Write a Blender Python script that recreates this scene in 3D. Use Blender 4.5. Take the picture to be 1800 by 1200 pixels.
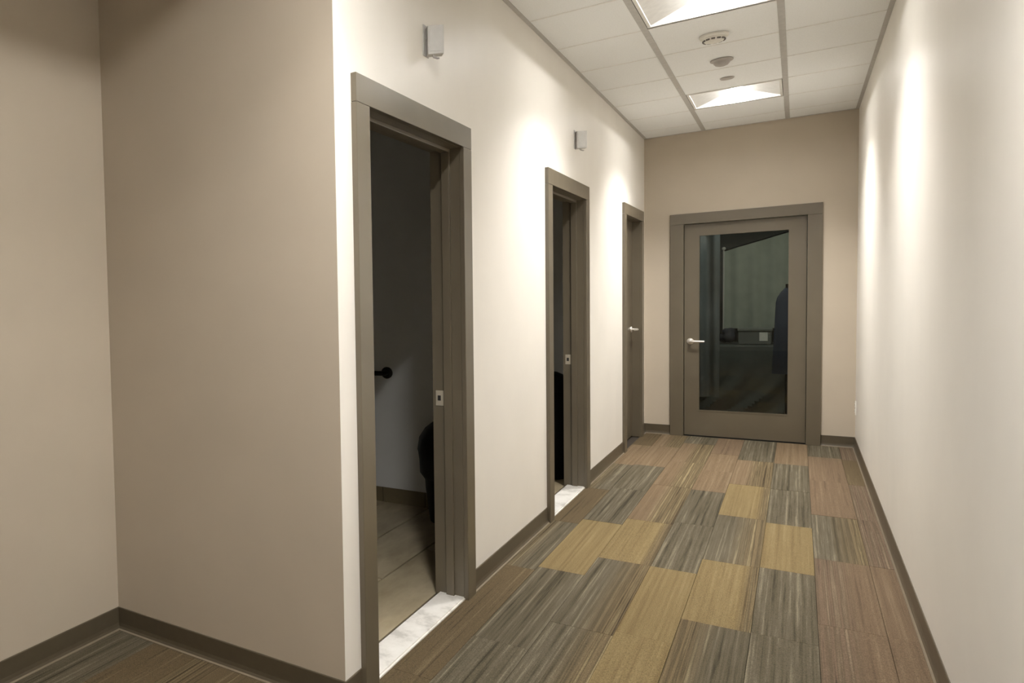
import bpy, bmesh, math, random
from mathutils import Vector, Matrix
random.seed(7)
for o in list(bpy.data.objects): bpy.data.objects.remove(o)
SC = bpy.context.scene
COL = SC.collection

# ------------------------------------------------------------------ camera, world, exposure
cam_d = bpy.data.cameras.new('camera'); cam = bpy.data.objects.new('camera', cam_d); COL.objects.link(cam)
R_ = Vector((0.77136497, 0.63573697, -0.02888925)); U_ = Vector((-0.0071335, 0.05402998, 0.99851383))
F_ = Vector((-0.63635304, 0.77001251, -0.04621187))
cam.matrix_world = Matrix(((R_.x, U_.x, -F_.x, 1.17226), (R_.y, U_.y, -F_.y, -8.50596), (R_.z, U_.z, -F_.z, 1.37428), (0, 0, 0, 1)))
cam_d.sensor_width = 36; cam_d.lens = 25.922; cam_d.shift_x = 0.31531; cam_d.shift_y = 0.0006
cam_d.clip_start = 0.05; cam_d.clip_end = 60
SC.camera = cam
w = bpy.data.worlds.new('world'); SC.world = w; w.use_nodes = True
w.node_tree.nodes['Background'].inputs[0].default_value = (0.02, 0.02, 0.02, 1)
w.node_tree.nodes['Background'].inputs[1].default_value = 0.0
VS = SC.view_settings
VS.view_transform = 'Standard'; VS.look = 'None'; VS.gamma = 1; VS.use_curve_mapping = False
VS.exposure = 0.08
LENS_STRENGTH = 118.0            # the troffers' diffusers
LENS_COLOR = (1.0, 0.985, 0.965)
LOBBY_DOWN_W = 21.0
DOWN_W = 28.0                   # downward part of each corridor troffer
LOBBY_GAIN, BACK_GAIN = 3.1, 1.1                # gains set to brighten the alcove; the rearmost lobby troffers are added, unseen
ROOM_FILL = 10.0                 # added unseen fill light in the room behind the glass door

W, H, XA, YC, YB = 1.5616, 2.8944, -1.0814, -6.309, -13.0   # right wall, ceiling, alcove wall, alcove back wall, wall behind
TW = 0.13                       # thickness of the left wall

# ------------------------------------------------------------------ helpers
def lin(r, g, b):
    f = lambda c: (c/255/12.92) if c/255 <= .04045 else ((c/255+.055)/1.055)**2.4
    return (f(r), f(g), f(b), 1)

class N:
    """tiny node helper"""
    def __init__(s, name, rough=.6, spec=.5, metal=0):
        s.m = bpy.data.materials.new(name); s.m.use_nodes = True; s.t = s.m.node_tree
        s.b = s.t.nodes['Principled BSDF']
        s.b.inputs['Roughness'].default_value = rough; s.b.inputs['Metallic'].default_value = metal
        s.b.inputs['Specular IOR Level'].default_value = spec
    def n(s, typ, **kw):
        nd = s.t.nodes.new(typ)
        for k, v in kw.items():
            if k.startswith('_'): setattr(nd, k[1:], v)
            else: nd.inputs[k.replace('__', ' ')].default_value = v
        return nd
    def l(s, a, b): s.t.links.new(a, b)
    def coords(s, scale=(1, 1, 1), jitter=True, world=False):
        if world:
            src = s.n('ShaderNodeNewGeometry').outputs['Position']
        else:
            src = s.n('ShaderNodeTexCoord').outputs['Object']
            if jitter:
                oi = s.n('ShaderNodeObjectInfo'); mu = s.n('ShaderNodeVectorMath', _operation='MULTIPLY')
                co = s.n('ShaderNodeCombineXYZ'); 
                for i in range(3): s.l(oi.outputs['Random'], co.inputs[i])
                s.l(co.outputs[0], mu.inputs[0]); mu.inputs[1].default_value = (37.1, 91.7, 13.3)
                ad = s.n('ShaderNodeVectorMath', _operation='ADD'); s.l(src, ad.inputs[0]); s.l(mu.outputs[0], ad.inputs[1])
                src = ad.outputs[0]
        mp = s.n('ShaderNodeMapping'); mp.inputs['Scale'].default_value = scale
        s.l(src, mp.inputs['Vector']); return mp.outputs[0]
    def noise(s, vec, scale=10, detail=3, rough=.5):
        nd = s.n('ShaderNodeTexNoise'); nd.inputs['Scale'].default_value = scale
        nd.inputs['Detail'].default_value = detail; nd.inputs['Roughness'].default_value = rough
        s.l(vec, nd.inputs['Vector']); return nd.outputs['Fac']
    def ramp(s, fac, stops, interp='LINEAR'):
        nd = s.n('ShaderNodeValToRGB'); cr = nd.color_ramp; cr.interpolation = interp
        while len(cr.elements) < len(stops): cr.elements.new(.5)
        for e, (p, c) in zip(cr.elements, stops): e.position = p; e.color = c
        s.l(fac, nd.inputs[0]); return nd.outputs[0]
    def mix(s, fac, a, b, mode='MIX'):
        nd = s.n('ShaderNodeMix', _data_type='RGBA', _blend_type=mode)
        for v, i in ((fac, 0), (a, 6), (b, 7)):
            if hasattr(v, 'links'): s.l(v, nd.inputs[i])
            else: nd.inputs[i].default_value = v
        return nd.outputs[2]
    def bump(s, h, strength=.2, dist=.002):
        nd = s.n('ShaderNodeBump'); nd.inputs['Strength'].default_value = strength; nd.inputs['Distance'].default_value = dist
        s.l(h, nd.inputs['Height']); s.l(nd.outputs[0], s.b.inputs['Normal'])
    def color(s, c):
        if hasattr(c, 'links'): s.l(c, s.b.inputs['Base Color'])
        else: s.b.inputs['Base Color'].default_value = c

def paint(name, c, rough=.5, var=.04, bscale=220, bstr=.12, spec=.4):
    m = N(name, rough, spec); v = m.coords(world=True)
    f = m.noise(v, 3.0, 4)
    d = tuple(x*(1-var) for x in c[:3])+(1,); u = tuple(min(1, x*(1+var)) for x in c[:3])+(1,)
    m.color(m.ramp(f, [(.3, d), (.7, u)])); m.bump(m.noise(v, bscale, 2), bstr, .001)
    return m.m

def plain(name, c, rough=.5, metal=0, spec=.5):
    m = N(name, rough, spec, metal); v = m.coords()
    f = m.noise(v, 30, 2)
    m.color(m.ramp(f, [(.3, tuple(x*.95 for x in c[:3])+(1,)), (.7, tuple(min(1, x*1.05) for x in c[:3])+(1,))]))
    return m.m

def box(bm, a, b, bev=0, mi=0):
    x0, x1 = sorted((a[0], b[0])); y0, y1 = sorted((a[1], b[1])); z0, z1 = sorted((a[2], b[2]))
    r = bmesh.ops.create_cube(bm, size=1, matrix=Matrix.Translation(((x0+x1)/2, (y0+y1)/2, (z0+z1)/2)) @ Matrix.Diagonal((x1-x0, y1-y0, z1-z0, 1)))
    fs = set(f for v in r['verts'] for f in v.link_faces)
    for f in fs: f.material_index = mi
    if bev > 0:
        bmesh.ops.bevel(bm, geom=list(set(e for v in r['verts'] for e in v.link_edges)), offset=bev, segments=2, affect='EDGES', profile=.6)
    return bm

def lathe(bm, prof, c=(0, 0, 0), axis='z', n=32, sgn=1):
    rings = []
    for r, h in prof:
        ring = []
        for k in range(n):
            t = 2*math.pi*k/n; u, v = r*math.cos(t), r*math.sin(t)
            p = {'z': (u, v, sgn*h), 'y': (u, sgn*h, v), 'x': (sgn*h, u, v)}[axis]
            ring.append(bm.verts.new((c[0]+p[0], c[1]+p[1], c[2]+p[2])))
        rings.append(ring)
    for a, b in zip(rings, rings[1:]):
        for k in range(n): bm.faces.new((a[k], a[(k+1) % n], b[(k+1) % n], b[k]))
    bm.faces.new(rings[0][::-1]); bm.faces.new(rings[-1])
    return bm

def tube(bm, pts, rad, n=14, flat=1.0):
    pts = [Vector(p) for p in pts]; rings = []
    if not isinstance(rad, (list, tuple)): rad = [rad]*len(pts)
    for i, p in enumerate(pts):
        t = (pts[min(i+1, len(pts)-1)]-pts[max(i-1, 0)]).normalized()
        up = Vector((0, 0, 1)) if abs(t.z) < .9 else Vector((1, 0, 0))
        s = t.cross(up).normalized(); u = s.cross(t)
        rings.append([bm.verts.new(p+s*math.cos(2*math.pi*k/n)*rad[i]*flat+u*math.sin(2*math.pi*k/n)*rad[i]) for k in range(n)])
    for a, b in zip(rings, rings[1:]):
        for k in range(n): bm.faces.new((a[k], a[(k+1) % n], b[(k+1) % n], b[k]))
    bm.faces.new(rings[0][::-1]); bm.faces.new(rings[-1])
    return bm

def extrude_profile(bm, prof, a, b, nrm):
    """prof = [(out, z)] swept from a to b (xy), 'out' along nrm"""
    ra = [bm.verts.new((a[0]+nrm[0]*o, a[1]+nrm[1]*o, z)) for o, z in prof]
    rb = [bm.verts.new((b[0]+nrm[0]*o, b[1]+nrm[1]*o, z)) for o, z in prof]
    n = len(prof)
    for k in range(n): bm.faces.new((ra[k], ra[(k+1) % n], rb[(k+1) % n], rb[k]))
    bm.faces.new(ra[::-1]); bm.faces.new(rb)
    return bm

def obj(name, bm, mats, parent=None, smooth=False, origin=None):
    """bm in world coordinates; the object's origin goes to `origin` (default: the bottom centre)"""
    bmesh.ops.recalc_face_normals(bm, faces=bm.faces)
    me = bpy.data.meshes.new(name)
    xs = [v.co for v in bm.verts]
    if origin is None:
        origin = Vector(((min(c.x for c in xs)+max(c.x for c in xs))/2, (min(c.y for c in xs)+max(c.y for c in xs))/2, min(c.z for c in xs)))
    origin = Vector(origin)
    bmesh.ops.translate(bm, verts=bm.verts, vec=-origin)
    bm.to_mesh(me); bm.free()
    if smooth:
        for p in me.polygons: p.use_smooth = True
        me.set_sharp_from_angle(angle=math.radians(38))
    for m in (mats if isinstance(mats, (list, tuple)) else [mats]): me.materials.append(m)
    o = bpy.data.objects.new(name, me); COL.objects.link(o)
    if parent is None: o.location = origin
    else:
        o.parent = parent; o.location = origin-world_loc(parent)
    return o

def world_loc(o):
    v = Vector(o.location); p = o.parent
    while p: v += Vector(p.location); p = p.parent
    return v

def empty(name, loc):
    o = bpy.data.objects.new(name, None); COL.objects.link(o); o.location = loc; o.empty_display_size = .05
    return o
def tag(o, label=None, cat=None, group=None, kind=None):
    for k, v in (('label', label), ('category', cat), ('group', group), ('kind', kind)):
        if v: o[k] = v
    return o
def struct(o, label=None): return tag(o, label, kind='structure')
NB = bmesh.new

# ------------------------------------------------------------------ materials
CREAM = paint('cream_paint', lin(234, 229, 220), .42, .02, bstr=.10)
TAUPE = paint('taupe_paint', lin(188, 176, 158), .5, .03, bstr=.14)
GREYP = paint('washroom_grey_paint', lin(214, 214, 212), .6, .04)
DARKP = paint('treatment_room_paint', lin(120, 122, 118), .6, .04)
LOBBY = paint('lobby_paint', lin(190, 178, 160), .6, .03)
def trim_mat():
    m = N('brown_grey_frame_paint', .3, .85); v = m.coords(world=True)
    f = m.noise(v, 3, 2, .5)
    m.color(m.ramp(f, [(.3, lin(92, 83, 67)), (.7, lin(99, 90, 73))]))
    rr = m.ramp(m.noise(v, 4, 2, .5), [(.3, (.30, .30, .30, 1)), (.7, (.38, .38, .38, 1))]); m.l(rr, m.b.inputs['Roughness'])
    m.bump(m.noise(v, 40, 1), .02, .0005); return m.m
TRIM = trim_mat()
BASE = plain('dark_vinyl_base', lin(84, 75, 60), .36)
TOE_SHEEN = plain('vinyl_base_toe_sheen', lin(118, 106, 88), .3)  # paler than the base: sheen along the toe put into its colour
GRID = plain('grey_ceiling_grid', lin(190, 187, 182), .5)
GRIDW = plain('white_ceiling_grid', lin(234, 232, 228), .6)
def tile_mat():
    m = N('white_acoustic_tile', .85, .2); v = m.coords()
    f = m.noise(v, 160, 4, .7)
    m.color(m.ramp(f, [(.3, lin(238, 239, 237)), (.6, lin(247, 248, 247))])); m.bump(f, .25, .002); return m.m
CTILE = tile_mat()
NICKEL = plain('satin_nickel', lin(222, 216, 206), .38, .65)
STRIKE = plain('strike_steel', lin(205, 196, 178), .4, .6)
BRONZE = plain('dark_bronze', lin(38, 34, 30), .35, .6)
BLACK = plain('black_plastic', lin(8, 8, 8), .6, 0, .2)
BAG = plain('black_liner', lin(6, 6, 6), .55, 0, .2)
WHITEM = plain('white_enamel', lin(236, 234, 228), .45)
GREYPL = plain('light_grey_plastic', lin(196, 194, 189), .5)
REFL = plain('troffer_reflector', lin(224, 222, 217), .55)
PLWHITE = plain('white_plastic', lin(230, 227, 218), .4)
DARKSLOT = plain('dark_slot', lin(40, 38, 36), .6)
GREYCAP = plain('grey_cap', lin(176, 170, 165), .5)
SLOTG = plain('grey_slot', lin(112, 108, 103), .6)
def marble():
    m = N('white_marble', .25, .5); v = m.coords()
    f = m.noise(v, 9, 8, .65)
    m.color(m.ramp(f, [(.35, lin(196, 192, 184)), (.5, lin(226, 222, 214)), (.7, lin(236, 233, 226))])); return m.m
MARBLE = marble()
def stone_tile():
    m = N('beige_stone_tile', .38, .45); v = m.coords((1, .35, 1))
    f = m.noise(v, 7, 7, .62)
    m.color(m.ramp(f, [(.3, lin(132, 119, 94)), (.5, lin(156, 143, 117)), (.7, lin(176, 163, 138))])); m.bump(f, .08, .001); return m.m
STONE = stone_tile()
BTILE = plain('brown_base_tile', lin(112, 100, 76), .4)
GROUT = plain('dark_grout', lin(58, 50, 40), .9)
def emis(k=1.0):
    m = N('troffer_diffuser', .5)
    m.b.inputs['Base Color'].default_value = (.8, .8, .8, 1)
    m.b.inputs['Emission Color'].default_value = LENS_COLOR+(1,); m.b.inputs['Emission Strength'].default_value = LENS_STRENGTH*k
    return m.m
LENS = emis(); LOBBY_LENS = emis(LOBBY_GAIN); BACK_LENS = emis(BACK_GAIN)
def glass():
    m = bpy.data.materials.new('clear_glass'); m.use_nodes = True; t = m.node_tree
    t.nodes.remove(t.nodes['Principled BSDF'])
    tr = t.nodes.new('ShaderNodeBsdfTransparent'); tr.inputs[0].default_value = (.88, .9, .885, 1)
    gl = t.nodes.new('ShaderNodeBsdfGlossy'); gl.inputs['Roughness'].default_value = .02
    fr = t.nodes.new('ShaderNodeFresnel'); fr.inputs[0].default_value = 1.45
    mx = t.nodes.new('ShaderNodeMixShader'); t.links.new(fr.outputs[0], mx.inputs[0])
    t.links.new(tr.outputs[0], mx.inputs[1]); t.links.new(gl.outputs[0], mx.inputs[2])
    t.links.new(mx.outputs[0], t.nodes['Material Output'].inputs[0]); return m
GLASS = glass()
def cloth(name, c, scale=300):
    m = N(name, .9, .2); v = m.coords()
    m.color(m.ramp(m.noise(v, 8, 3), [(.3, tuple(x*.85 for x in c[:3])+(1,)), (.7, c)])); m.bump(m.noise(v, scale, 2), .2, .001); return m.m

CARP = .91
def carpet_mat(name, sets, cross=.5, soft=.12, xw=.11):
    """sets = two lists of 4 colours (left and right of the plank); stripes run along the plank (y)"""
    m = N(name, .95, .15)
    tc = m.n('ShaderNodeTexCoord').outputs['Object']
    v = m.coords((1, .010, 1)); v2 = m.coords((1, .045, 1)); vf = m.coords((1, .8, 1)); 
    s1 = m.noise(v, 62, 2, .6); s2 = m.noise(v2, 100, 3, .6); fine = m.noise(vf, 300, 3, .75)
    mx = m.n('ShaderNodeMath', _operation='MULTIPLY_ADD'); m.l(s2, mx.inputs[0]); mx.inputs[1].default_value = .28; 
    h2 = m.n('ShaderNodeMath', _operation='MULTIPLY'); m.l(s1, h2.inputs[0]); h2.inputs[1].default_value = .76
    m.l(h2.outputs[0], mx.inputs[2]); fac = mx.outputs[0]
    wv = m.n('ShaderNodeTexWave', _wave_type='BANDS', _bands_direction='X', Scale=10.5, Distortion=3.2, Detail=2.0)
    wv.inputs['Detail Scale'].default_value = 4.0; m.l(v, wv.inputs['Vector'])
    w1 = m.n('ShaderNodeMath', _operation='MULTIPLY_ADD'); m.l(wv.outputs['Fac'], w1.inputs[0]); w1.inputs[1].default_value = .20
    w2 = m.n('ShaderNodeMath', _operation='MULTIPLY_ADD'); m.l(fac, w2.inputs[0]); w2.inputs[1].default_value = .55; w2.inputs[2].default_value = .13
    m.l(w2.outputs[0], w1.inputs[2]); facw = w1.outputs[0]
    def rp(cs):
        n = len(cs); return m.ramp(facw if cs in (ST, PS) else fac, [(.34+.36*i/(n-1), cs[i]) for i in range(n)])
    a, b = rp(sets[0]), rp(sets[1])
    sp = m.n('ShaderNodeSeparateXYZ'); m.l(tc, sp.inputs[0])
    mr = m.n('ShaderNodeMapRange'); m.l(sp.outputs[0], mr.inputs[0])
    mr.inputs[1].default_value = -xw+2*xw*cross-soft*xw; mr.inputs[2].default_value = -xw+2*xw*cross+soft*xw
    c = m.mix(mr.outputs[0], a, b)
    c = m.mix(1.0, c, m.ramp(fine, [(.32, (.55, .55, .55, 1)), (.7, (1.38, 1.38, 1.38, 1))]), 'MULTIPLY')
    m.color(c); m.bump(fine, .6, .004); return m.m
def cl(*cs): return [lin(*[v*CARP for v in c]) for c in cs]
GR = cl((62, 56, 42), (92, 84, 66), (104, 96, 79), (136, 126, 104))
ST = cl((66, 55, 38), (124, 108, 80), (90, 78, 57), (152, 136, 102))
PS = cl((78, 65, 52), (120, 101, 82), (100, 86, 68), (138, 120, 98))
GO = cl((120, 102, 69), (130, 112, 77), (136, 118, 82), (144, 126, 90))
TA = cl((108, 91, 68), (120, 101, 77), (125, 106, 82), (134, 116, 91))
PK = cl((98, 82, 64), (116, 97, 76), (120, 101, 79), (130, 111, 88))
BR = cl((76, 64, 46), (104, 89, 65), (98, 84, 61), (120, 105, 79))
CM = {k: carpet_mat('carpet_'+n, s, c, so) for k, n, s, c, so in (
    ('G', 'grey', (GR, GR), .5, 1), ('GS', 'grey_to_stripe', (GR, ST), .62, .5), ('SG', 'stripe_to_grey', (ST, GR), .35, .4),
    ('S', 'stripe', (ST, ST), .5, 1), ('P', 'pink_stripe', (PS, PS), .5, 1), ('O', 'gold', (GO, GO), .5, 1), ('OS', 'gold_to_stripe', (GO, ST), .86, .15),
    ('T', 'tan', (TA, TA), .5, 1), ('K', 'pink_brown', (PK, PK), .5, 1), ('PK', 'pink_stripe_to_pink', (PS, PK), .55, .3),
    ('TS', 'tan_to_stripe', (TA, ST), .45, .25), ('B', 'brown', (BR, BR), .5, 1), ('SK', 'stripe_to_brown', (ST, BR), .5, .5), ('KP', 'pink_to_stripe', (PK, PS), .4, .3))}

# ------------------------------------------------------------------ shell: walls
DOORS = {1: (-6.089, -5.155, 2.055), 2: (-3.603, -2.680, 2.055), 3: (-1.085, -.262, 2.077)}
CW = .102                        # casing width
def left_wall():
    bm = NB(); y = YC
    for k in (1, 2, 3):
        a, b, z = DOORS[k]; a -= .03; b += .03; z += .03
        box(bm, (-TW, y, 0), (0, a, H+.1)); box(bm, (-TW, a, z), (0, b, H+.1)); y = b
    box(bm, (-TW, y, 0), (0, .12, H+.1))
    for f in bm.faces:
        f.normal_update()
        c = f.calc_center_median()
        if abs(c.y-YC) < 1e-4: f.material_index = 1
        elif abs(c.x+TW) < 1e-4: f.material_index = 2
    return bm
struct(obj('wall_left', left_wall(), [CREAM, TAUPE, GREYP]), 'long cream corridor wall with three doorways')
struct(obj('wall_right', box(NB(), (W, YB, 0), (W+.12, 3.6, H+.1)), CREAM), 'plain cream corridor wall without doors')
ED = (.325, 1.235, 2.035)        # end door opening
bm = NB(); e0, e1, ez = ED[0]-.03, ED[1]+.03, ED[2]+.03
box(bm, (-2.3, 0, 0), (-TW, .12, H+.1)); box(bm, (-TW, 0, 0), (e0, .12, H+.1)); box(bm, (e1, 0, 0), (W, .12, H+.1)); box(bm, (e0, 0, ez), (e1, .12, H+.1))
struct(obj('wall_end', bm, TAUPE), 'taupe wall closing the corridor around the glazed door')
struct(obj('wall_alcove_back', box(NB(), (XA-.12, YC, 0), (-TW, YC+.12, H+.1)), TAUPE), 'taupe alcove wall facing the camera')
struct(obj('wall_alcove_left', box(NB(), (XA-.12, YB, 0), (XA, YC, H+.1)), TAUPE), 'taupe alcove wall at the left edge')
struct(obj('wall_behind', box(NB(), (XA-.12, YB-.12, 0), (W+.12, YB, H+.1)), LOBBY))
# washrooms and store behind the left wall
struct(obj('wall_washroom_far', box(NB(), (-2.3, -3.775, 0), (-TW, -3.675, H+.1)), GREYP))
struct(obj('wall_washroom_side', box(NB(), (-2.4, YC+.12, 0), (-2.3, .12, H+.1)), GREYP))
struct(obj('wall_store_partition', box(NB(), (-2.3, -1.36, 0), (-TW, -1.26, H+.1)), GREYP))
struct(obj('wall_washroom_near', box(NB(), (-2.3, YC+.12, 0), (-TW, YC+.13, H+.1)), GREYP))
struct(obj('ceiling_washroom', box(NB(), (-2.3, YC+.12, 2.55), (-TW, .0, 2.6)), GREYP))
# treatment room behind the glass door
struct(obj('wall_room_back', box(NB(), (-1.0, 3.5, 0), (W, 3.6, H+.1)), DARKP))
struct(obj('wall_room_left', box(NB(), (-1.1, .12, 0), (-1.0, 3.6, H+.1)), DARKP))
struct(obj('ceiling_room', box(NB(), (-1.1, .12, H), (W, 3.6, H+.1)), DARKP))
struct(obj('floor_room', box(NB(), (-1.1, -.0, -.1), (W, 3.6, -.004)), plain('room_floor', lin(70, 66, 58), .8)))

# ------------------------------------------------------------------ floors
floor = obj('floor', box(NB(), (XA-.12, YB-.12, -.1), (W+.12, 0, -.008)), plain('carpet_backing', lin(52, 44, 34), .95))
struct(floor, 'carpet floor of striped grey, gold and pink plank tiles')
COLS = [
 (0.0, .155, [(-6.9, 'B'), (-5.95, 'B'), (-4.58, 'SG'), (-3.62, 'B'), (-2.65, 'SG'), (-1.68, 'T'), (-.72, 'B'), (0, None)]),
 (.155, .368, [(-6.46, 'G'), (-5.5, 'G'), (-4.52, 'O'), (-3.5, 'G'), (-2.55, 'G'), (-1.64, 'T'), (-.70, 'TS'), (0, None)]),
 (.368, .605, [(-6.15, 'GS'), (-5.18, 'GS'), (-4.2, 'OS'), (-3.34, 'TS'), (-2.30, 'TS'), (-1.35, 'TS'), (-.42, 'G'), (0, None)]),
 (.605, .80, [(-6.1, 'O'), (-5.13, 'O'), (-4.2, 'G'), (-3.27, 'G'), (-2.33, 'T'), (-1.6, 'T'), (-.84, 'K'), (0, None)]),
 (.80, 1.035, [(-6.75, 'S'), (-5.79, 'SG'), (-4.84, 'OS'), (-3.935, 'GS'), (-2.95, 'OS'), (-2.0, 'TS'), (-1.03, 'G'), (0, None)]),
 (1.035, 1.245, [(-6.7, 'G'), (-5.76, 'G'), (-4.83, 'G'), (-3.92, 'O'), (-3.0, 'G'), (-2.03, 'G'), (-1.05, 'T'), (0, None)]),
 (1.245, 1.455, [(-6.5, 'PK'), (-5.56, 'PK'), (-4.58, 'PK'), (-3.61, 'GS'), (-2.65, 'K'), (-1.58, 'K'), (-.6, 'G'), (0, None)]),
 (1.455, W, [(-6.5, 'K'), (-5.56, 'K'), (-4.58, 'K'), (-3.61, 'P'), (-2.65, 'P'), (-1.62, 'B'), (-.64, 'P'), (0, None)]),
]
def carpet_tile(x0, x1, y0, y1, k):
    g = .0006; lift = random.uniform(0, .0012)
    bm = box(NB(), (x0+g, y0+g, -.008), (x1-g, y1-g, lift))
    bmesh.ops.bevel(bm, geom=[e for e in bm.edges if all(v.co.z > -.002 for v in e.verts)], offset=.0008, segments=1, affect='EDGES')
    obj('carpet_tile', bm, CM[k], floor)
near = ['O', 'G', 'GS', 'K', 'S', 'T', 'PK', 'B']
for i, (x0, x1, rows) in enumerate(COLS):
    y0 = rows[0][0]
    while y0 > YB:
        y1 = y0; y0 = max(YB, y0-.95); carpet_tile(x0, x1, y0, y1, random.choice(near))
    for (ya, k), (yb, _) in zip(rows, rows[1:]): carpet_tile(x0, x1, ya, yb, k)
x = 0.0; j = 0
while x > XA:                      # alcove
    xn = max(XA, x-.216); y1 = YC; ln = .95*(.35+.65*((j*.37) % 1)) if j else .6; q = 0
    while y1 > YB:
        y0 = max(YB, y1-ln); ln = .95
        carpet_tile(xn, x, y0, y1, ['B', 'SK', 'G', 'B', 'B'][(j*3+q*2) % 5]); y1 = y0; q += 1
    x = xn; j += 1

fb = obj('floor_washroom', box(NB(), (-2.3, YC+.12, -.1), (-TW, 0, -.012)), GROUT); struct(fb, 'beige stone tile floor of the washrooms')
def slabtile(x0, x1, y0, y1, nm='floor_tile', parent=fb, z0=-.012, z1=0.0, mat=STONE):
    g = .0038
    bm = box(NB(), (x0+g, y0+g, z0), (x1-g, y1-g, z1))
    bmesh.ops.bevel(bm, geom=[e for e in bm.edges if all(v.co.z > z1-.001 for v in e.verts)], offset=.0012, segments=1, affect='EDGES')
    return obj(nm, bm, mat, parent)
for ya, yb in ((YC+.13, -3.775), (-3.675, -1.36)):
    x1 = -.118; c = 0
    while x1 > -2.3:
        x0 = max(-2.3, x1-.297); y0 = ya-(.15 if c % 2 else .80)
        while y0 < yb:
            a, b = max(y0, ya), min(y0+1.2, yb)
            if b-a > .02: slabtile(x0, min(x1, -TW) if c == 0 else x1, a, b)
            y0 += 1.2
        x1 = x0; c += 1

# ------------------------------------------------------------------ ceiling
ceil = obj('ceiling', box(NB(), (XA-.12, YB-.12, H+.2), (W+.12, .12, H+.25)), plain('plenum_slab', lin(90, 88, 84), .9))
struct(ceil, 'suspended ceiling of white tiles in a grey grid')
GX = [.4807, 1.0915]; P = .6155; YL = [-3.777, -1.315, -6.855, -9.317, -11.779]
ys = [0]+[-.392-P*k for k in range(17)]+[YB]
ys = [v for v in ys if v >= YB]
xs = [XA, GX[0]-2*P, GX[0]-P, GX[0], GX[1], W]; AX = GX[0]-1.5*P; AYL = [-11.779]  # the extra row holds an unseen light added to brighten the alcove
def wallspan(y): return 0.0 if y > YC+.05 else XA
for gx in GX: obj('main_tee', box(box(NB(), (gx-.016, YB, H-.001), (gx+.016, 0, H+.0015), 0), (gx-.002, YB, H), (gx+.002, 0, H+.03)), GRID, ceil)
for gx in xs[1:3]: obj('main_tee', box(NB(), (gx-.012, YB, H-.001), (gx+.012, YC, H+.002)), GRID, ceil)
for y in ys[1:-1]:
    x0 = wallspan(y)
    for a, b in zip(xs, xs[1:]):
        if b <= x0+.01: continue
        a = max(a, x0)
        obj('cross_tee', box(box(NB(), (a+.016, y-.007, H-.0002), (b-.016, y+.007, H+.0016)), (a+.012, y-.0015, H), (b-.012, y+.0015, H+.03)), GRIDW, ceil)
for ya, yb in zip(ys[1:], ys):       # ya < yb
    ym = (ya+yb)/2; x0 = wallspan(ym)
    for a, b in zip(xs, xs[1:]):
        if b <= x0+.01: continue
        a = max(a, x0)
        if a == GX[0] and any(abs(ym-v) < .2 for v in YL): continue
        if b == xs[2] and any(abs(ym-v) < .2 for v in AYL): continue
        bm = box(NB(), (a+.006, ya+.004, H+.0016), (b-.006, yb-.004, H+.014))
        bmesh.ops.bevel(bm, geom=[e for e in bm.edges if all(v.co.z < H+.003 for v in e.verts)], offset=.003, segments=1, affect='EDGES')
        obj('ceiling_tile', bm, CTILE, ceil)
def angle(a, b, n):
    bm = NB(); box(bm, (min(a[0], b[0], a[0]+n[0]*.022), min(a[1], b[1], a[1]+n[1]*.022), H-.0015), (max(a[0], b[0], b[0]+n[0]*.022), max(a[1], b[1], b[1]+n[1]*.022), H+.0012))
    box(bm, (min(a[0], b[0], a[0]+n[0]*.0015), min(a[1], b[1], a[1]+n[1]*.0015), H-.0012), (max(a[0], b[0], b[0]+n[0]*.0015), max(a[1], b[1], b[1]+n[1]*.0015), H+.02))
    obj('wall_angle', bm, GRID, ceil)
angle((0, YC), (0, 0), (1, 0)); angle((W, YB), (W, 0), (-1, 0)); angle((0, 0), (W, 0), (0, -1)); angle((XA, YC), (0, YC), (0, -1)); angle((XA, YB), (XA, YC), (1, 0))

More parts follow.
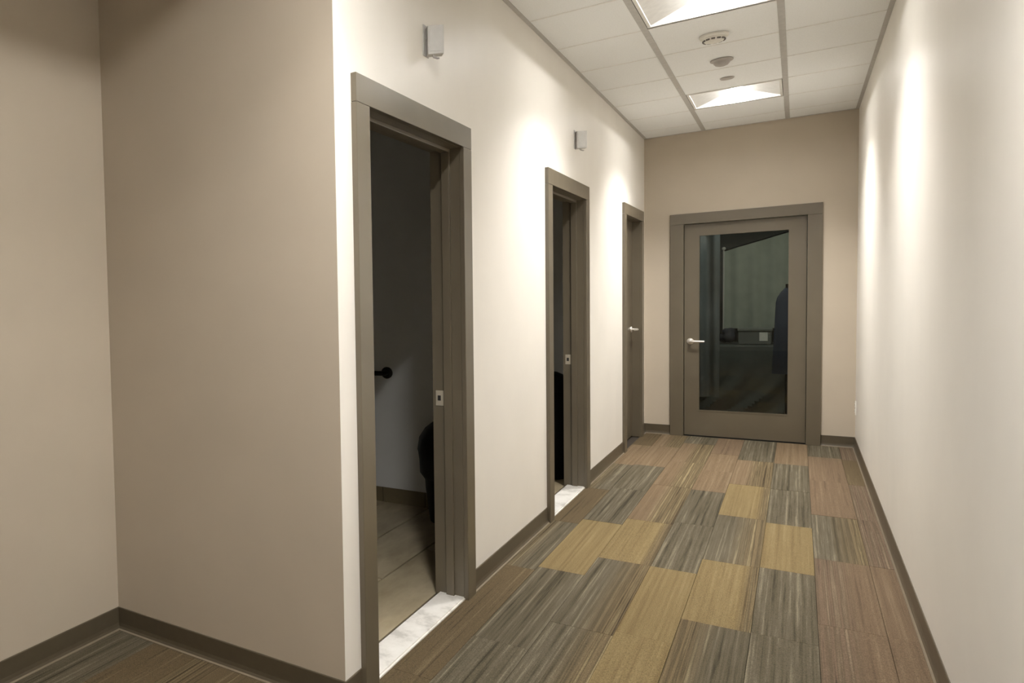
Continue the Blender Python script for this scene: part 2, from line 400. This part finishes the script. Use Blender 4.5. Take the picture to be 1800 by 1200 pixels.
# recessed troffers: frame, sloped reflector, diffuser
LBL = {-3.777: 'square recessed ceiling light nearest the camera, cut by the top edge of the picture',
       -1.315: 'square recessed ceiling light farther away, in front of the glazed door',
       -6.855: 'square recessed ceiling light beside the alcove, out of view', -9.317: 'square recessed ceiling light just behind the camera, out of view', -11.779: 'added square recessed ceiling light behind the camera, out of view, to fill the lobby'}  # the rearmost light is added, unseen, for more light from behind
def troffer(yc, cx=.786):
    t = empty('ceiling_light', (cx, yc, H))
    tag(t, LBL[yc] if cx > 0 else ('added square recessed ceiling light left of the camera, out of view, to fill the alcove' if yc > -10 else 'added square recessed ceiling light behind the camera, out of view, to fill the alcove'), 'ceiling light', 'recessed square ceiling lights')
    o0, o1, i0, i1 = .286, .27, .034, .23; zt = H+.092
    bm = NB()
    for s in (-1, 1):
        box(bm, (cx+s*o1, yc-o0, H), (cx+s*o0, yc+o0, H+.012)); box(bm, (cx-o1, yc+s*o1, H), (cx+o1, yc+s*o0, H+.012))
    obj('frame', bm, WHITEM, t)
    bm = NB()
    lo = [bm.verts.new((cx+sx*o1, yc+sy*o1, H+.008)) for sx, sy in ((-1, -1), (1, -1), (1, 1), (-1, 1))]
    hi = [bm.verts.new((cx+sx*i0, yc+sy*i1, zt)) for sx, sy in ((-1, -1), (1, -1), (1, 1), (-1, 1))]
    lo2 = [bm.verts.new(v.co+Vector(((v.co.x-cx)*.04, (v.co.y-yc)*.04, .002))) for v in lo]
    hi2 = [bm.verts.new(v.co+Vector(((v.co.x-cx)*.04, (v.co.y-yc)*.04, .012))) for v in hi]
    for k in range(4):
        n = (k+1) % 4
        bm.faces.new((lo[k], lo[n], hi[n], hi[k])); bm.faces.new((lo2[k], lo2[n], hi2[n], hi2[k])); bm.faces.new((lo[k], lo[n], lo2[n], lo2[k]))
    bm.faces.new(hi2)
    obj('reflector', bm, REFL, t)
    bm = NB(); bm.faces.new([bm.verts.new((cx+sx*i0, yc+sy*i1, zt-.001)) for sx, sy in ((-1, -1), (-1, 1), (1, 1), (1, -1))])
    r = bmesh.ops.extrude_face_region(bm, geom=bm.faces[:]); bmesh.ops.translate(bm, verts=[v for v in r['geom'] if isinstance(v, bmesh.types.BMVert)], vec=(0, 0, .01))
    if yc > -8:
        la = bpy.data.lights.new('lamp', 'AREA'); la.shape = 'RECTANGLE'; la.size = .064; la.size_y = .44; la.energy = DOWN_W*(1.3 if yc > -2 else 1.0) if yc > -6 else LOBBY_DOWN_W; la.color = LENS_COLOR; la.spread = math.radians(112)
        lm = bpy.data.objects.new('lamp', la); COL.objects.link(lm); lm.parent = t; lm.location = (0, 0, .089)
    obj('diffuser', bm, LENS if yc > -6 else LOBBY_LENS if yc > -8 else BACK_LENS, t)
for yc in YL: troffer(yc)
for yc in AYL: troffer(yc, AX)

# ------------------------------------------------------------------ baseboards
PROF = [(0, 0), (.016, 0), (.016, .003), (.010, .007), (.006, .016), (.004, .03), (.004, .094), (.0025, .097), (0, .097)]
def baseboard(nm, a, b, n):
    bm = extrude_profile(NB(), PROF, a, b, n)
    for f in bm.faces:
        zz = [v.co.z for v in f.verts]
        if max(zz) < .0075: f.material_index = 1
    struct(obj(nm, bm, [BASE, TOE_SHEEN]))
CE = {k: (a-CW, b+CW) for k, (a, b, z) in DOORS.items()}
baseboard('baseboard_left', (0, YC), (0, CE[1][0]), (1, 0)); baseboard('baseboard_left', (0, CE[1][1]), (0, CE[2][0]), (1, 0))
baseboard('baseboard_left', (0, CE[2][1]), (0, CE[3][0]), (1, 0)); baseboard('baseboard_left', (0, CE[3][1]), (0, 0), (1, 0))
baseboard('baseboard_end', (0, 0), (ED[0]-.106, 0), (0, -1)); baseboard('baseboard_end', (ED[1]+.1, 0), (W, 0), (0, -1))
baseboard('baseboard_right', (W, YB), (W, 0), (-1, 0))
baseboard('baseboard_alcove_back', (XA, YC), (.004, YC), (0, -1)); baseboard('baseboard_alcove_left', (XA, YB), (XA, YC), (1, 0))

# ------------------------------------------------------------------ doors
CT = .02
def leverset(parent, base, out, along, L=.115):
    """base on the leaf face, out = normal, along = direction of the lever"""
    b, o, a = Vector(base), Vector(out), Vector(along)
    bm = NB(); ax = 'x' if abs(o.x) > .5 else 'y'
    lathe(bm, [(.029, 0), (.0295, .004), (.027, .009), (.016, .012), (.0115, .014), (.0105, .05)], base, ax, 28, 1 if (o.x+o.y) > 0 else -1)
    p = b+o*.05
    tube(bm, [p-o*.008, p+a*.0, p+a*.02+o*.006, p+a*.05+o*.008, p+a*.085+o*.006, p+a*L+o*.001], [.010, .0125, .012, .0105, .0095, .0085], 16)
    h = obj('lever_handle', bm, NICKEL, parent, True); h['label'] = 'satin nickel lever handle'
    return h
def frame_parts(k, a, b, z, root, strike):
    """hollow frame of an opening in the left wall; a,b jamb faces, z head"""
    for y0, y1 in ((a-CW, a), (b, b+CW)):
        obj('casing_leg', box(NB(), (0, y0, 0), (CT, y1, z-.0005), .002), TRIM, root)
    obj('casing_head', box(NB(), (0, a-CW, z+.0005), (CT, b+CW, z+CW-.005), .002), TRIM, root)
    for y0, y1 in ((a-.03, a), (b, b+.03)):
        obj('jamb', box(NB(), (-TW-.004, y0, 0), (0, y1, z)), TRIM, root)
    obj('head_jamb', box(NB(), (-TW-.004, a-.03, z), (0, b+.03, z+.03)), TRIM, root)
    bm = NB(); sx0, sx1 = -.078, -.042
    box(bm, (sx0, a, .0), (sx1, a+.016, z), .002); box(bm, (sx0, b-.016, 0), (sx1, b, z), .002); box(bm, (sx0, a+.016, z-.016), (sx1, b-.016, z), .002)
    obj('door_stop', bm, TRIM, root)
    if strike:
        bm = NB(); y = b
        x0, x1 = -.120, -.084; zc = .925
        box(bm, (x0, y-.002, zc-.035), (x1, y, zc-.012)); box(bm, (x0, y-.002, zc+.012), (x1, y, zc+.035))
        box(bm, (x0, y-.002, zc-.012), (x0+.008, y, zc+.012)); box(bm, (x1-.013, y-.002, zc-.012), (x1, y, zc+.012))
        sp = obj('strike_plate', bm, STRIKE, root); sp['label'] = 'pale metal strike plate'
        obj('latch_hole', box(NB(), (x0+.008, y-.0008, zc-.012), (x1-.013, y-.0002, zc+.012)), DARKSLOT, sp)
        bm = NB(); box(bm, (-.118, a-.028, -.008), (0.004, b+.028, .012))
        bmesh.ops.bevel(bm, geom=[e for e in bm.edges if all(v.co.z > .011 for v in e.verts)], offset=.006, segments=3, affect='EDGES')
        th = obj('threshold', bm, MARBLE, root); th['label'] = 'white marble threshold'
for k, lb in ((1, 'nearest open doorway in the cream wall, with brown grey frame'), (2, 'second open doorway in the cream wall, with brown grey frame'), (3, 'closed brown grey door at the far end of the cream wall')):
    a, b, z = DOORS[k]
    root = empty(f'door_{k}', (0, (a+b)/2, 0)); struct(root, lb)
    if k == 3:
        for y0, y1 in ((a-CW, a), (b, b+CW)): obj('casing_leg', box(NB(), (0, y0, 0), (CT, y1, z-.0005), .002), TRIM, root)
        obj('casing_head', box(NB(), (0, a-CW, z+.0005), (CT, b+CW, z+CW-.005), .002), TRIM, root)
        for y0, y1 in ((a-.03, a), (b, b+.03)): obj('jamb', box(NB(), (-TW-.004, y0, 0), (0, y1, z)), TRIM, root)
        obj('head_jamb', box(NB(), (-TW-.004, a-.03, z), (0, b+.03, z+.03)), TRIM, root)
        leaf = obj('door_leaf', box(NB(), (-.11, a+.003, .008), (-.065, b-.004, z-.003), .0015), TRIM, root)
        leverset(leaf, (-.065, b-.075, 1.045), (1, 0, 0), (0, -1, 0))
    else: frame_parts(k, a, b, z, root, True)
# end door
x0, x1, z = ED; root = empty('door_4', ((x0+x1)/2, 0, 0)); struct(root, 'brown grey door with a tall glass pane in the end wall')
for a, b in ((x0-.108, x0), (x1, x1+.1)): obj('casing_leg', box(NB(), (a, -CT, 0), (b, 0, z-.0005), .002), TRIM, root)
obj('casing_head', box(NB(), (x0-.108, -CT, z+.0005), (x1+.1, 0, z+.098), .002), TRIM, root)
for a, b in ((x0-.03, x0), (x1, x1+.03)): obj('jamb', box(NB(), (a, 0, 0), (b, .124, z)), TRIM, root)
obj('head_jamb', box(NB(), (x0-.03, 0, z), (x1+.03, .124, z+.03)), TRIM, root)
LY = .03; LT = .045; gx0, gx1, gz0, gz1 = .437, 1.117, .245, 1.93
bm = NB(); l0, l1 = x0+.004, x1-.004
box(bm, (l0, LY, .01), (gx0, LY+LT, z-.004)); box(bm, (gx1, LY, .01), (l1, LY+LT, z-.004))
box(bm, (gx0, LY, .01), (gx1, LY+LT, gz0)); box(bm, (gx0, LY, gz1), (gx1, LY+LT, z-.004))
leaf = obj('door_leaf', bm, TRIM, root)
bm = NB(); bw = .011
for s in (LY-.003, LY+LT-.009):
    box(bm, (gx0, s, gz0), (gx0+bw, s+.012, gz1)); box(bm, (gx1-bw, s, gz0), (gx1, s+.012, gz1))
    box(bm, (gx0+bw, s, gz0), (gx1-bw, s+.012, gz0+bw)); box(bm, (gx0+bw, s, gz1-bw), (gx1-bw, s+.012, gz1))
bd = obj('glazing_bead', bm, TRIM, leaf)
gp = obj('glass_pane', box(NB(), (gx0+.001, LY+.018, gz0+.001), (gx1-.001, LY+.024, gz1-.001)), GLASS, leaf); gp['label'] = 'tall clear glass pane'
leverset(leaf, (x0+.052, LY, .915), (0, -1, 0), (1, 0, 0))

# washroom tile base
def tilebase(nm, y, xr):
    r = obj(nm, box(NB(), (-2.3, y, 0), (-TW, y+.004, .1)), GROUT); struct(r)
    y0 = y; x1 = -TW
    r.location.y += 0
    while x1 > -2.3:
        xx = max(-2.3, x1-.3)
        bm = box(NB(), (xx+.0015, y0-.008, .0), (x1-.0015, y0, .102), .002); obj('base_tile', bm, BTILE, r); x1 = xx
tilebase('baseboard_washroom', -3.779, 0)

# ------------------------------------------------------------------ things on the ceiling and walls
t = empty('smoke_detector', (.779, -3.078, H)); tag(t, 'white round smoke detector on the ceiling, just past the nearest light', 'smoke detector')
obj('base', lathe(NB(), [(.072, 0), (.072, .010), (.066, .016)], (.779, -3.078, H-.001), 'z', 36, -1), PLWHITE, t, True)
hd = obj('sensor_head', lathe(NB(), [(.056, .014), (.055, .024), (.046, .036), (.03, .041), (.012, .042)], (.779, -3.078, H-.001), 'z', 36, -1), PLWHITE, t, True)
for k in range(12):
    an = 2*math.pi*k/12; c = Vector((.779+.0515*math.cos(an), -3.078+.0515*math.sin(an), H-.0315))
    bm = box(NB(), (-.0015, -.009, -.004), (.0055, .009, .004)); bmesh.ops.transform(bm, matrix=Matrix.Translation(c) @ Matrix.Rotation(an, 4, 'Z'), verts=bm.verts)
    obj('vent_slot', bm, SLOTG, hd)
t = empty('ceiling_speaker', (.777, -2.476, H)); tag(t, 'shallow grey dome on the ceiling between the smoke detector and a flat disc', 'ceiling fitting')
obj('rim', lathe(NB(), [(.062, 0), (.062, .006), (.052, .012)], (.777, -2.476, H-.001), 'z', 36, -1), GREYCAP, t, True)
obj('dome', lathe(NB(), [(.046, .010), (.044, .022), (.034, .034), (.018, .040), (.006, .041)], (.777, -2.476, H-.001), 'z', 36, -1), GREYCAP, t, True)
t = tag(obj('sprinkler_cap', lathe(NB(), [(.041, 0), (.042, .003), (.038, .007), (.034, .008)], (.774, -1.948, H-.001), 'z', 32, -1), GREYCAP, None, True), 'flat round grey cap on the ceiling just before the far light', 'sprinkler cap')

def wall_sensor(y, z, lbl):
    t = empty('wall_sensor', (0, y, z)); tag(t, lbl, 'wall sensor', 'small grey boxes above the doorways')
    obj('back_plate', box(NB(), (0, y-.028, z-.055), (.004, y+.028, z+.068), .001), GREYPL, t)
    M = Matrix.Translation((.040, y, z)) @ Matrix.Rotation(math.radians(32), 4, 'Z')
    bm = box(NB(), (-.031, -.016, -.057), (.031, .024, .057), .003)
    bmesh.ops.transform(bm, matrix=M, verts=bm.verts); bd = obj('body', bm, GREYPL, t)
    bm = box(NB(), (-.024, -.018, -.046), (.022, -.0155, .048), .0008)
    bmesh.ops.transform(bm, matrix=M, verts=bm.verts); obj('face_panel', bm, GREYPL, bd)
    obj('swivel_arm', box(NB(), (.003, y-.007, z-.012), (.035, y+.007, z+.012)), GREYCAP, t)
    bm = tube(NB(), [(-.008, -.004, -.056), (-.006, -.006, -.066), (.006, -.010, -.073), (.014, -.012, -.074)], [.006, .005, .004, .003], 10)
    bmesh.ops.transform(bm, matrix=M, verts=bm.verts); obj('tab', bm, GREYCAP, t, True)
wall_sensor(-5.53, 2.418, 'small light grey box on the cream wall above the nearest doorway')
wall_sensor(-2.935, 2.427, 'small light grey box on the cream wall above the second doorway')

t = empty('power_outlet', (W, -.1, .36)); tag(t, 'white outlet plate low on the right wall near the end corner', 'outlet')
obj('cover_plate', box(NB(), (W-.006, -.136, .303), (W, -.064, .418), .002), PLWHITE, t)
for zz in (.335, .386):
    r = obj('receptacle', lathe(NB(), [(.017, 0), (.017, .002), (.015, .003)], (W-.006, -.1, zz), 'x', 20, -1), PLWHITE, t, True)
    bm = NB(); box(bm, (W-.0098, -.107, zz-.004), (W-.0088, -.1045, zz+.006)); box(bm, (W-.0098, -.0955, zz-.004), (W-.0088, -.093, zz+.006))
    obj('slot', bm, DARKSLOT, r)

# grab bar in the first washroom
yw = -3.775; t = empty('grab_bar', (-1.25, yw, .893)); tag(t, 'dark bronze grab bar on the grey wall seen through the nearest doorway', 'grab bar')
for xx in (-.99, -1.75):
    obj('flange', lathe(NB(), [(.040, 0), (.040, .006), (.034, .011), (.02, .013)], (xx, yw, .893), 'y', 28, -1), BRONZE, t, True)
pts = [(-.99, yw-.006, .893), (-.99, yw-.03, .893), (-.997, yw-.046, .893), (-1.012, yw-.055, .893), (-1.03, yw-.058, .893), (-1.71, yw-.058, .893), (-1.728, yw-.055, .893), (-1.743, yw-.046, .893), (-1.75, yw-.03, .893), (-1.75, yw-.006, .893)]
obj('rail', tube(NB(), pts, .0165, 16), BRONZE, t, True)

def bin_shell(bm, prof, c, n=36, wob=0, seed=0):
    rnd = random.Random(seed); ph = [rnd.uniform(0, 6.28) for _ in range(4)]
    rings = []
    for i, (r, h) in enumerate(prof):
        ring = []
        for k in range(n):
            a = 2*math.pi*k/n
            q = r*(1+wob*(.5*math.sin(5*a+ph[0]+i)+.35*math.sin(9*a+ph[1]-i*1.7)+.3*math.sin(2*a+ph[2])))
            ring.append(bm.verts.new((c[0]+q*math.cos(a), c[1]+q*math.sin(a), c[2]+h)))
        rings.append(ring)
    for a, b in zip(rings, rings[1:]):
        for k in range(n): bm.faces.new((a[k], a[(k+1) % n], b[(k+1) % n], b[k]))
    bm.faces.new(rings[0][::-1]); bm.faces.new(rings[-1]); return bm
bc = (-.462, -3.98, .0)
t = empty('waste_bin', bc); tag(t, 'black waste bin with a bulging black liner against the washroom wall', 'waste bin')
obj('bin_body', bin_shell(NB(), [(.142, .0), (.148, .004), (.172, .2), (.186, .40), (.188, .41)], bc), BLACK, t, True)
obj('liner', bin_shell(NB(), [(.180, .27), (.198, .30), (.204, .38), (.219, .44), (.208, .52), (.172, .585), (.118, .63), (.06, .665), (.022, .69)], bc, 36, .045, 3), BAG, t, True)
bc2 = (-.34, -2.40, 0)
t = empty('tall_bin', bc2); tag(t, 'tall round black bin just inside the second doorway', 'waste bin')
obj('bin_body', bin_shell(NB(), [(.165, 0), (.18, .006), (.185, .03), (.188, .66), (.185, .665)], bc2), BLACK, t, True)
obj('lid', bin_shell(NB(), [(.192, .66), (.194, .675), (.190, .72), (.160, .775), (.10, .803), (.03, .81)], bc2), BLACK, t, True)

# ------------------------------------------------------------------ the dark room behind the glass
def sheet_grid(fn, nu, nv, th=.006):
    bm = NB(); g = [[bm.verts.new(fn(i/(nu-1), j/(nv-1))) for j in range(nv)] for i in range(nu)]
    for i in range(nu-1):
        for j in range(nv-1): bm.faces.new((g[i][j], g[i+1][j], g[i+1][j+1], g[i][j+1]))
    bm.normal_update(); bmesh.ops.solidify(bm, geom=bm.faces[:], thickness=th); return bm
t = empty('treatment_table', (.62, 1.55, 0)); tag(t, 'sheet covered treatment table in the dark room behind the glass', 'table')
obj('table_top', box(NB(), (.2, 1.24, .74), (1.52, 1.9, .80), .02), cloth('table_vinyl', lin(90, 88, 82)), t)
for xx in (.32, 1.40):
    for yy in (1.32, 1.82): obj('leg', box(NB(), (xx-.025, yy-.025, 0), (xx+.025, yy+.025, .745), .004), plain('table_leg', lin(80, 64, 48), .5), t)
def drape(u, v):
    x = -.05+1.60*u
    if v < .3:  return (x, 1.9-.68*(v/.3), .806+.004*math.sin(9*u))
    q = (v-.3)/.7
    ph = (x-.45)*7+q*q*3.4
    fold = (.02+.035*q)*q*(1.0+math.sin(ph*2.9)+.45*math.sin(ph*5.3+1))
    return (x, 1.205-.02*q-fold, .80-.72*q)
tag(obj('table_sheet', sheet_grid(drape, 90, 40), cloth('grey_sheet', lin(84, 87, 82)), None, True), 'grey sheet draped in folds over the table behind the glass', 'sheet')
def hang(u, v):   # pale cloth hanging at the back
    x = .50+.68*u; zt = 1.86+.20*u; z = .95+(zt-.95)*v
    return (x, 2.30+.012*math.sin(26*u)+.01*math.sin(11*u+2*v), z)
t = empty('privacy_screen', (.85, 2.31, 0)); tag(t, 'portable screen with a pale cloth panel at the back of the room behind the glass', 'screen')
fp = obj('cloth_panel', sheet_grid(hang, 60, 16), cloth('pale_sheet', lin(200, 206, 190)), t, True)
obj('rail', tube(NB(), [(.49, 2.315, 1.865), (1.19, 2.315, 2.075)], .008, 10), BRONZE, t)
for px_, pz_ in ((.492, 1.875), (1.188, 2.085)):
    ps = obj('post', tube(NB(), [(px_, 2.315, 0), (px_, 2.315, pz_)], .010, 10), PLWHITE, t)
    obj('finial', lathe(NB(), [(.006, 0), (.018, .008), (.021, .02), (.015, .034), (.004, .04)], (px_, 2.315, pz_-.002), 'z', 16), PLWHITE, ps, True)
def curt(u, v):
    x = -.1+.655*u; 
    return (x, .78+.035*math.sin(31*u+.6*v)+.02*math.sin(13*u+1.5*v), .30+1.72*v)
tag(obj('curtain', sheet_grid(curt, 70, 14), cloth('grey_curtain', lin(112, 117, 117)), None, True), 'grey curtain hanging at the left side of the glass pane', 'curtain')
t = empty('curtain_rod', (.23, .78, 2.02)); tag(t, 'thin rod carrying the grey curtain behind the glass', 'curtain rod')
obj('rod', tube(NB(), [(-1.0, .78, 2.035), (.50, .78, 2.035)], .012, 12), BRONZE, t)
# robe on a stand, printer-like box, bolster on the table
def robe(u, v):
    a = 2*math.pi*u; r = .11+.035*(1-v)+.012*math.sin(6*a)*(1-v)
    if v > .82: r *= max(.12, 1-((v-.82)/.18)**2*.9)
    return (1.09+r*.75*math.cos(a), .90+r*.5*math.sin(a), .55+.86*v)
bm = NB(); g = [[bm.verts.new(robe(i/28, j/17)) for i in range(28)] for j in range(18)]
for j in range(17):
    for i in range(28): bm.faces.new((g[j][i], g[j][(i+1) % 28], g[j+1][(i+1) % 28], g[j+1][i]))
bm.faces.new(g[0][::-1]); bm.faces.new(g[-1])
t = empty('garment_stand', (1.09, .90, 0)); tag(t, 'dark garment on a slim stand at the right edge of the glass pane', 'garment stand')
obj('pole', tube(NB(), [(1.09, .90, 0), (1.09, .90, 1.44)], .012, 12), BRONZE, t)
obj('foot', lathe(NB(), [(.10, 0), (.10, .012), (.03, .02)], (1.09, .90, 0), 'z', 24), BRONZE, t)
obj('garment', bm, cloth('navy_robe', lin(62, 70, 84)), t, True)
t = empty('storage_box', (.80, 1.5, .812)); tag(t, 'low grey box standing on the sheet covered table behind the glass', 'box')
obj('body', box(NB(), (.68, 1.38, .812), (.96, 1.6, .955), .008), cloth('grey_card', lin(120, 122, 116)), t)
obj('lid', box(NB(), (.672, 1.372, .955), (.968, 1.608, .982), .006), cloth('grey_card_lid', lin(140, 142, 134)), t)
obj('label_slot', box(NB(), (.86, 1.376, .85), (.93, 1.381, .94), .001), PLWHITE, t)
bm = NB(); 
for (x_, y_, z_, r_) in ((.596, 1.46, .884, .060), (.55, 1.50, .876, .055), (.606, 1.50, .938, .05), (.57, 1.46, .945, .04)):
    bmesh.ops.create_icosphere(bm, subdivisions=3, radius=r_, matrix=Matrix.Translation((x_, y_, z_)))
o = obj('folded_towel', bm, cloth('dark_towel', lin(70, 70, 76)), None, True)
rm = o.modifiers.new('merge', 'REMESH'); rm.mode = 'VOXEL'; rm.voxel_size = .012; rm.use_smooth_shade = True
tag(o, 'dark crumpled towel beside the low grey box behind the glass', 'towel')
la = bpy.data.lights.new('room_fill', 'AREA'); la.shape = 'DISK'; la.size = .3; la.energy = ROOM_FILL; la.color = (.93, 1, .94)  # fill light added to make the things behind the glass visible
lo = bpy.data.objects.new('room_fill', la); COL.objects.link(lo); lo.location = (.70, .50, H-.02)
lo['label'] = 'added dim fill light, unseen, in the room behind the glass'; lo['category'] = 'lamp'
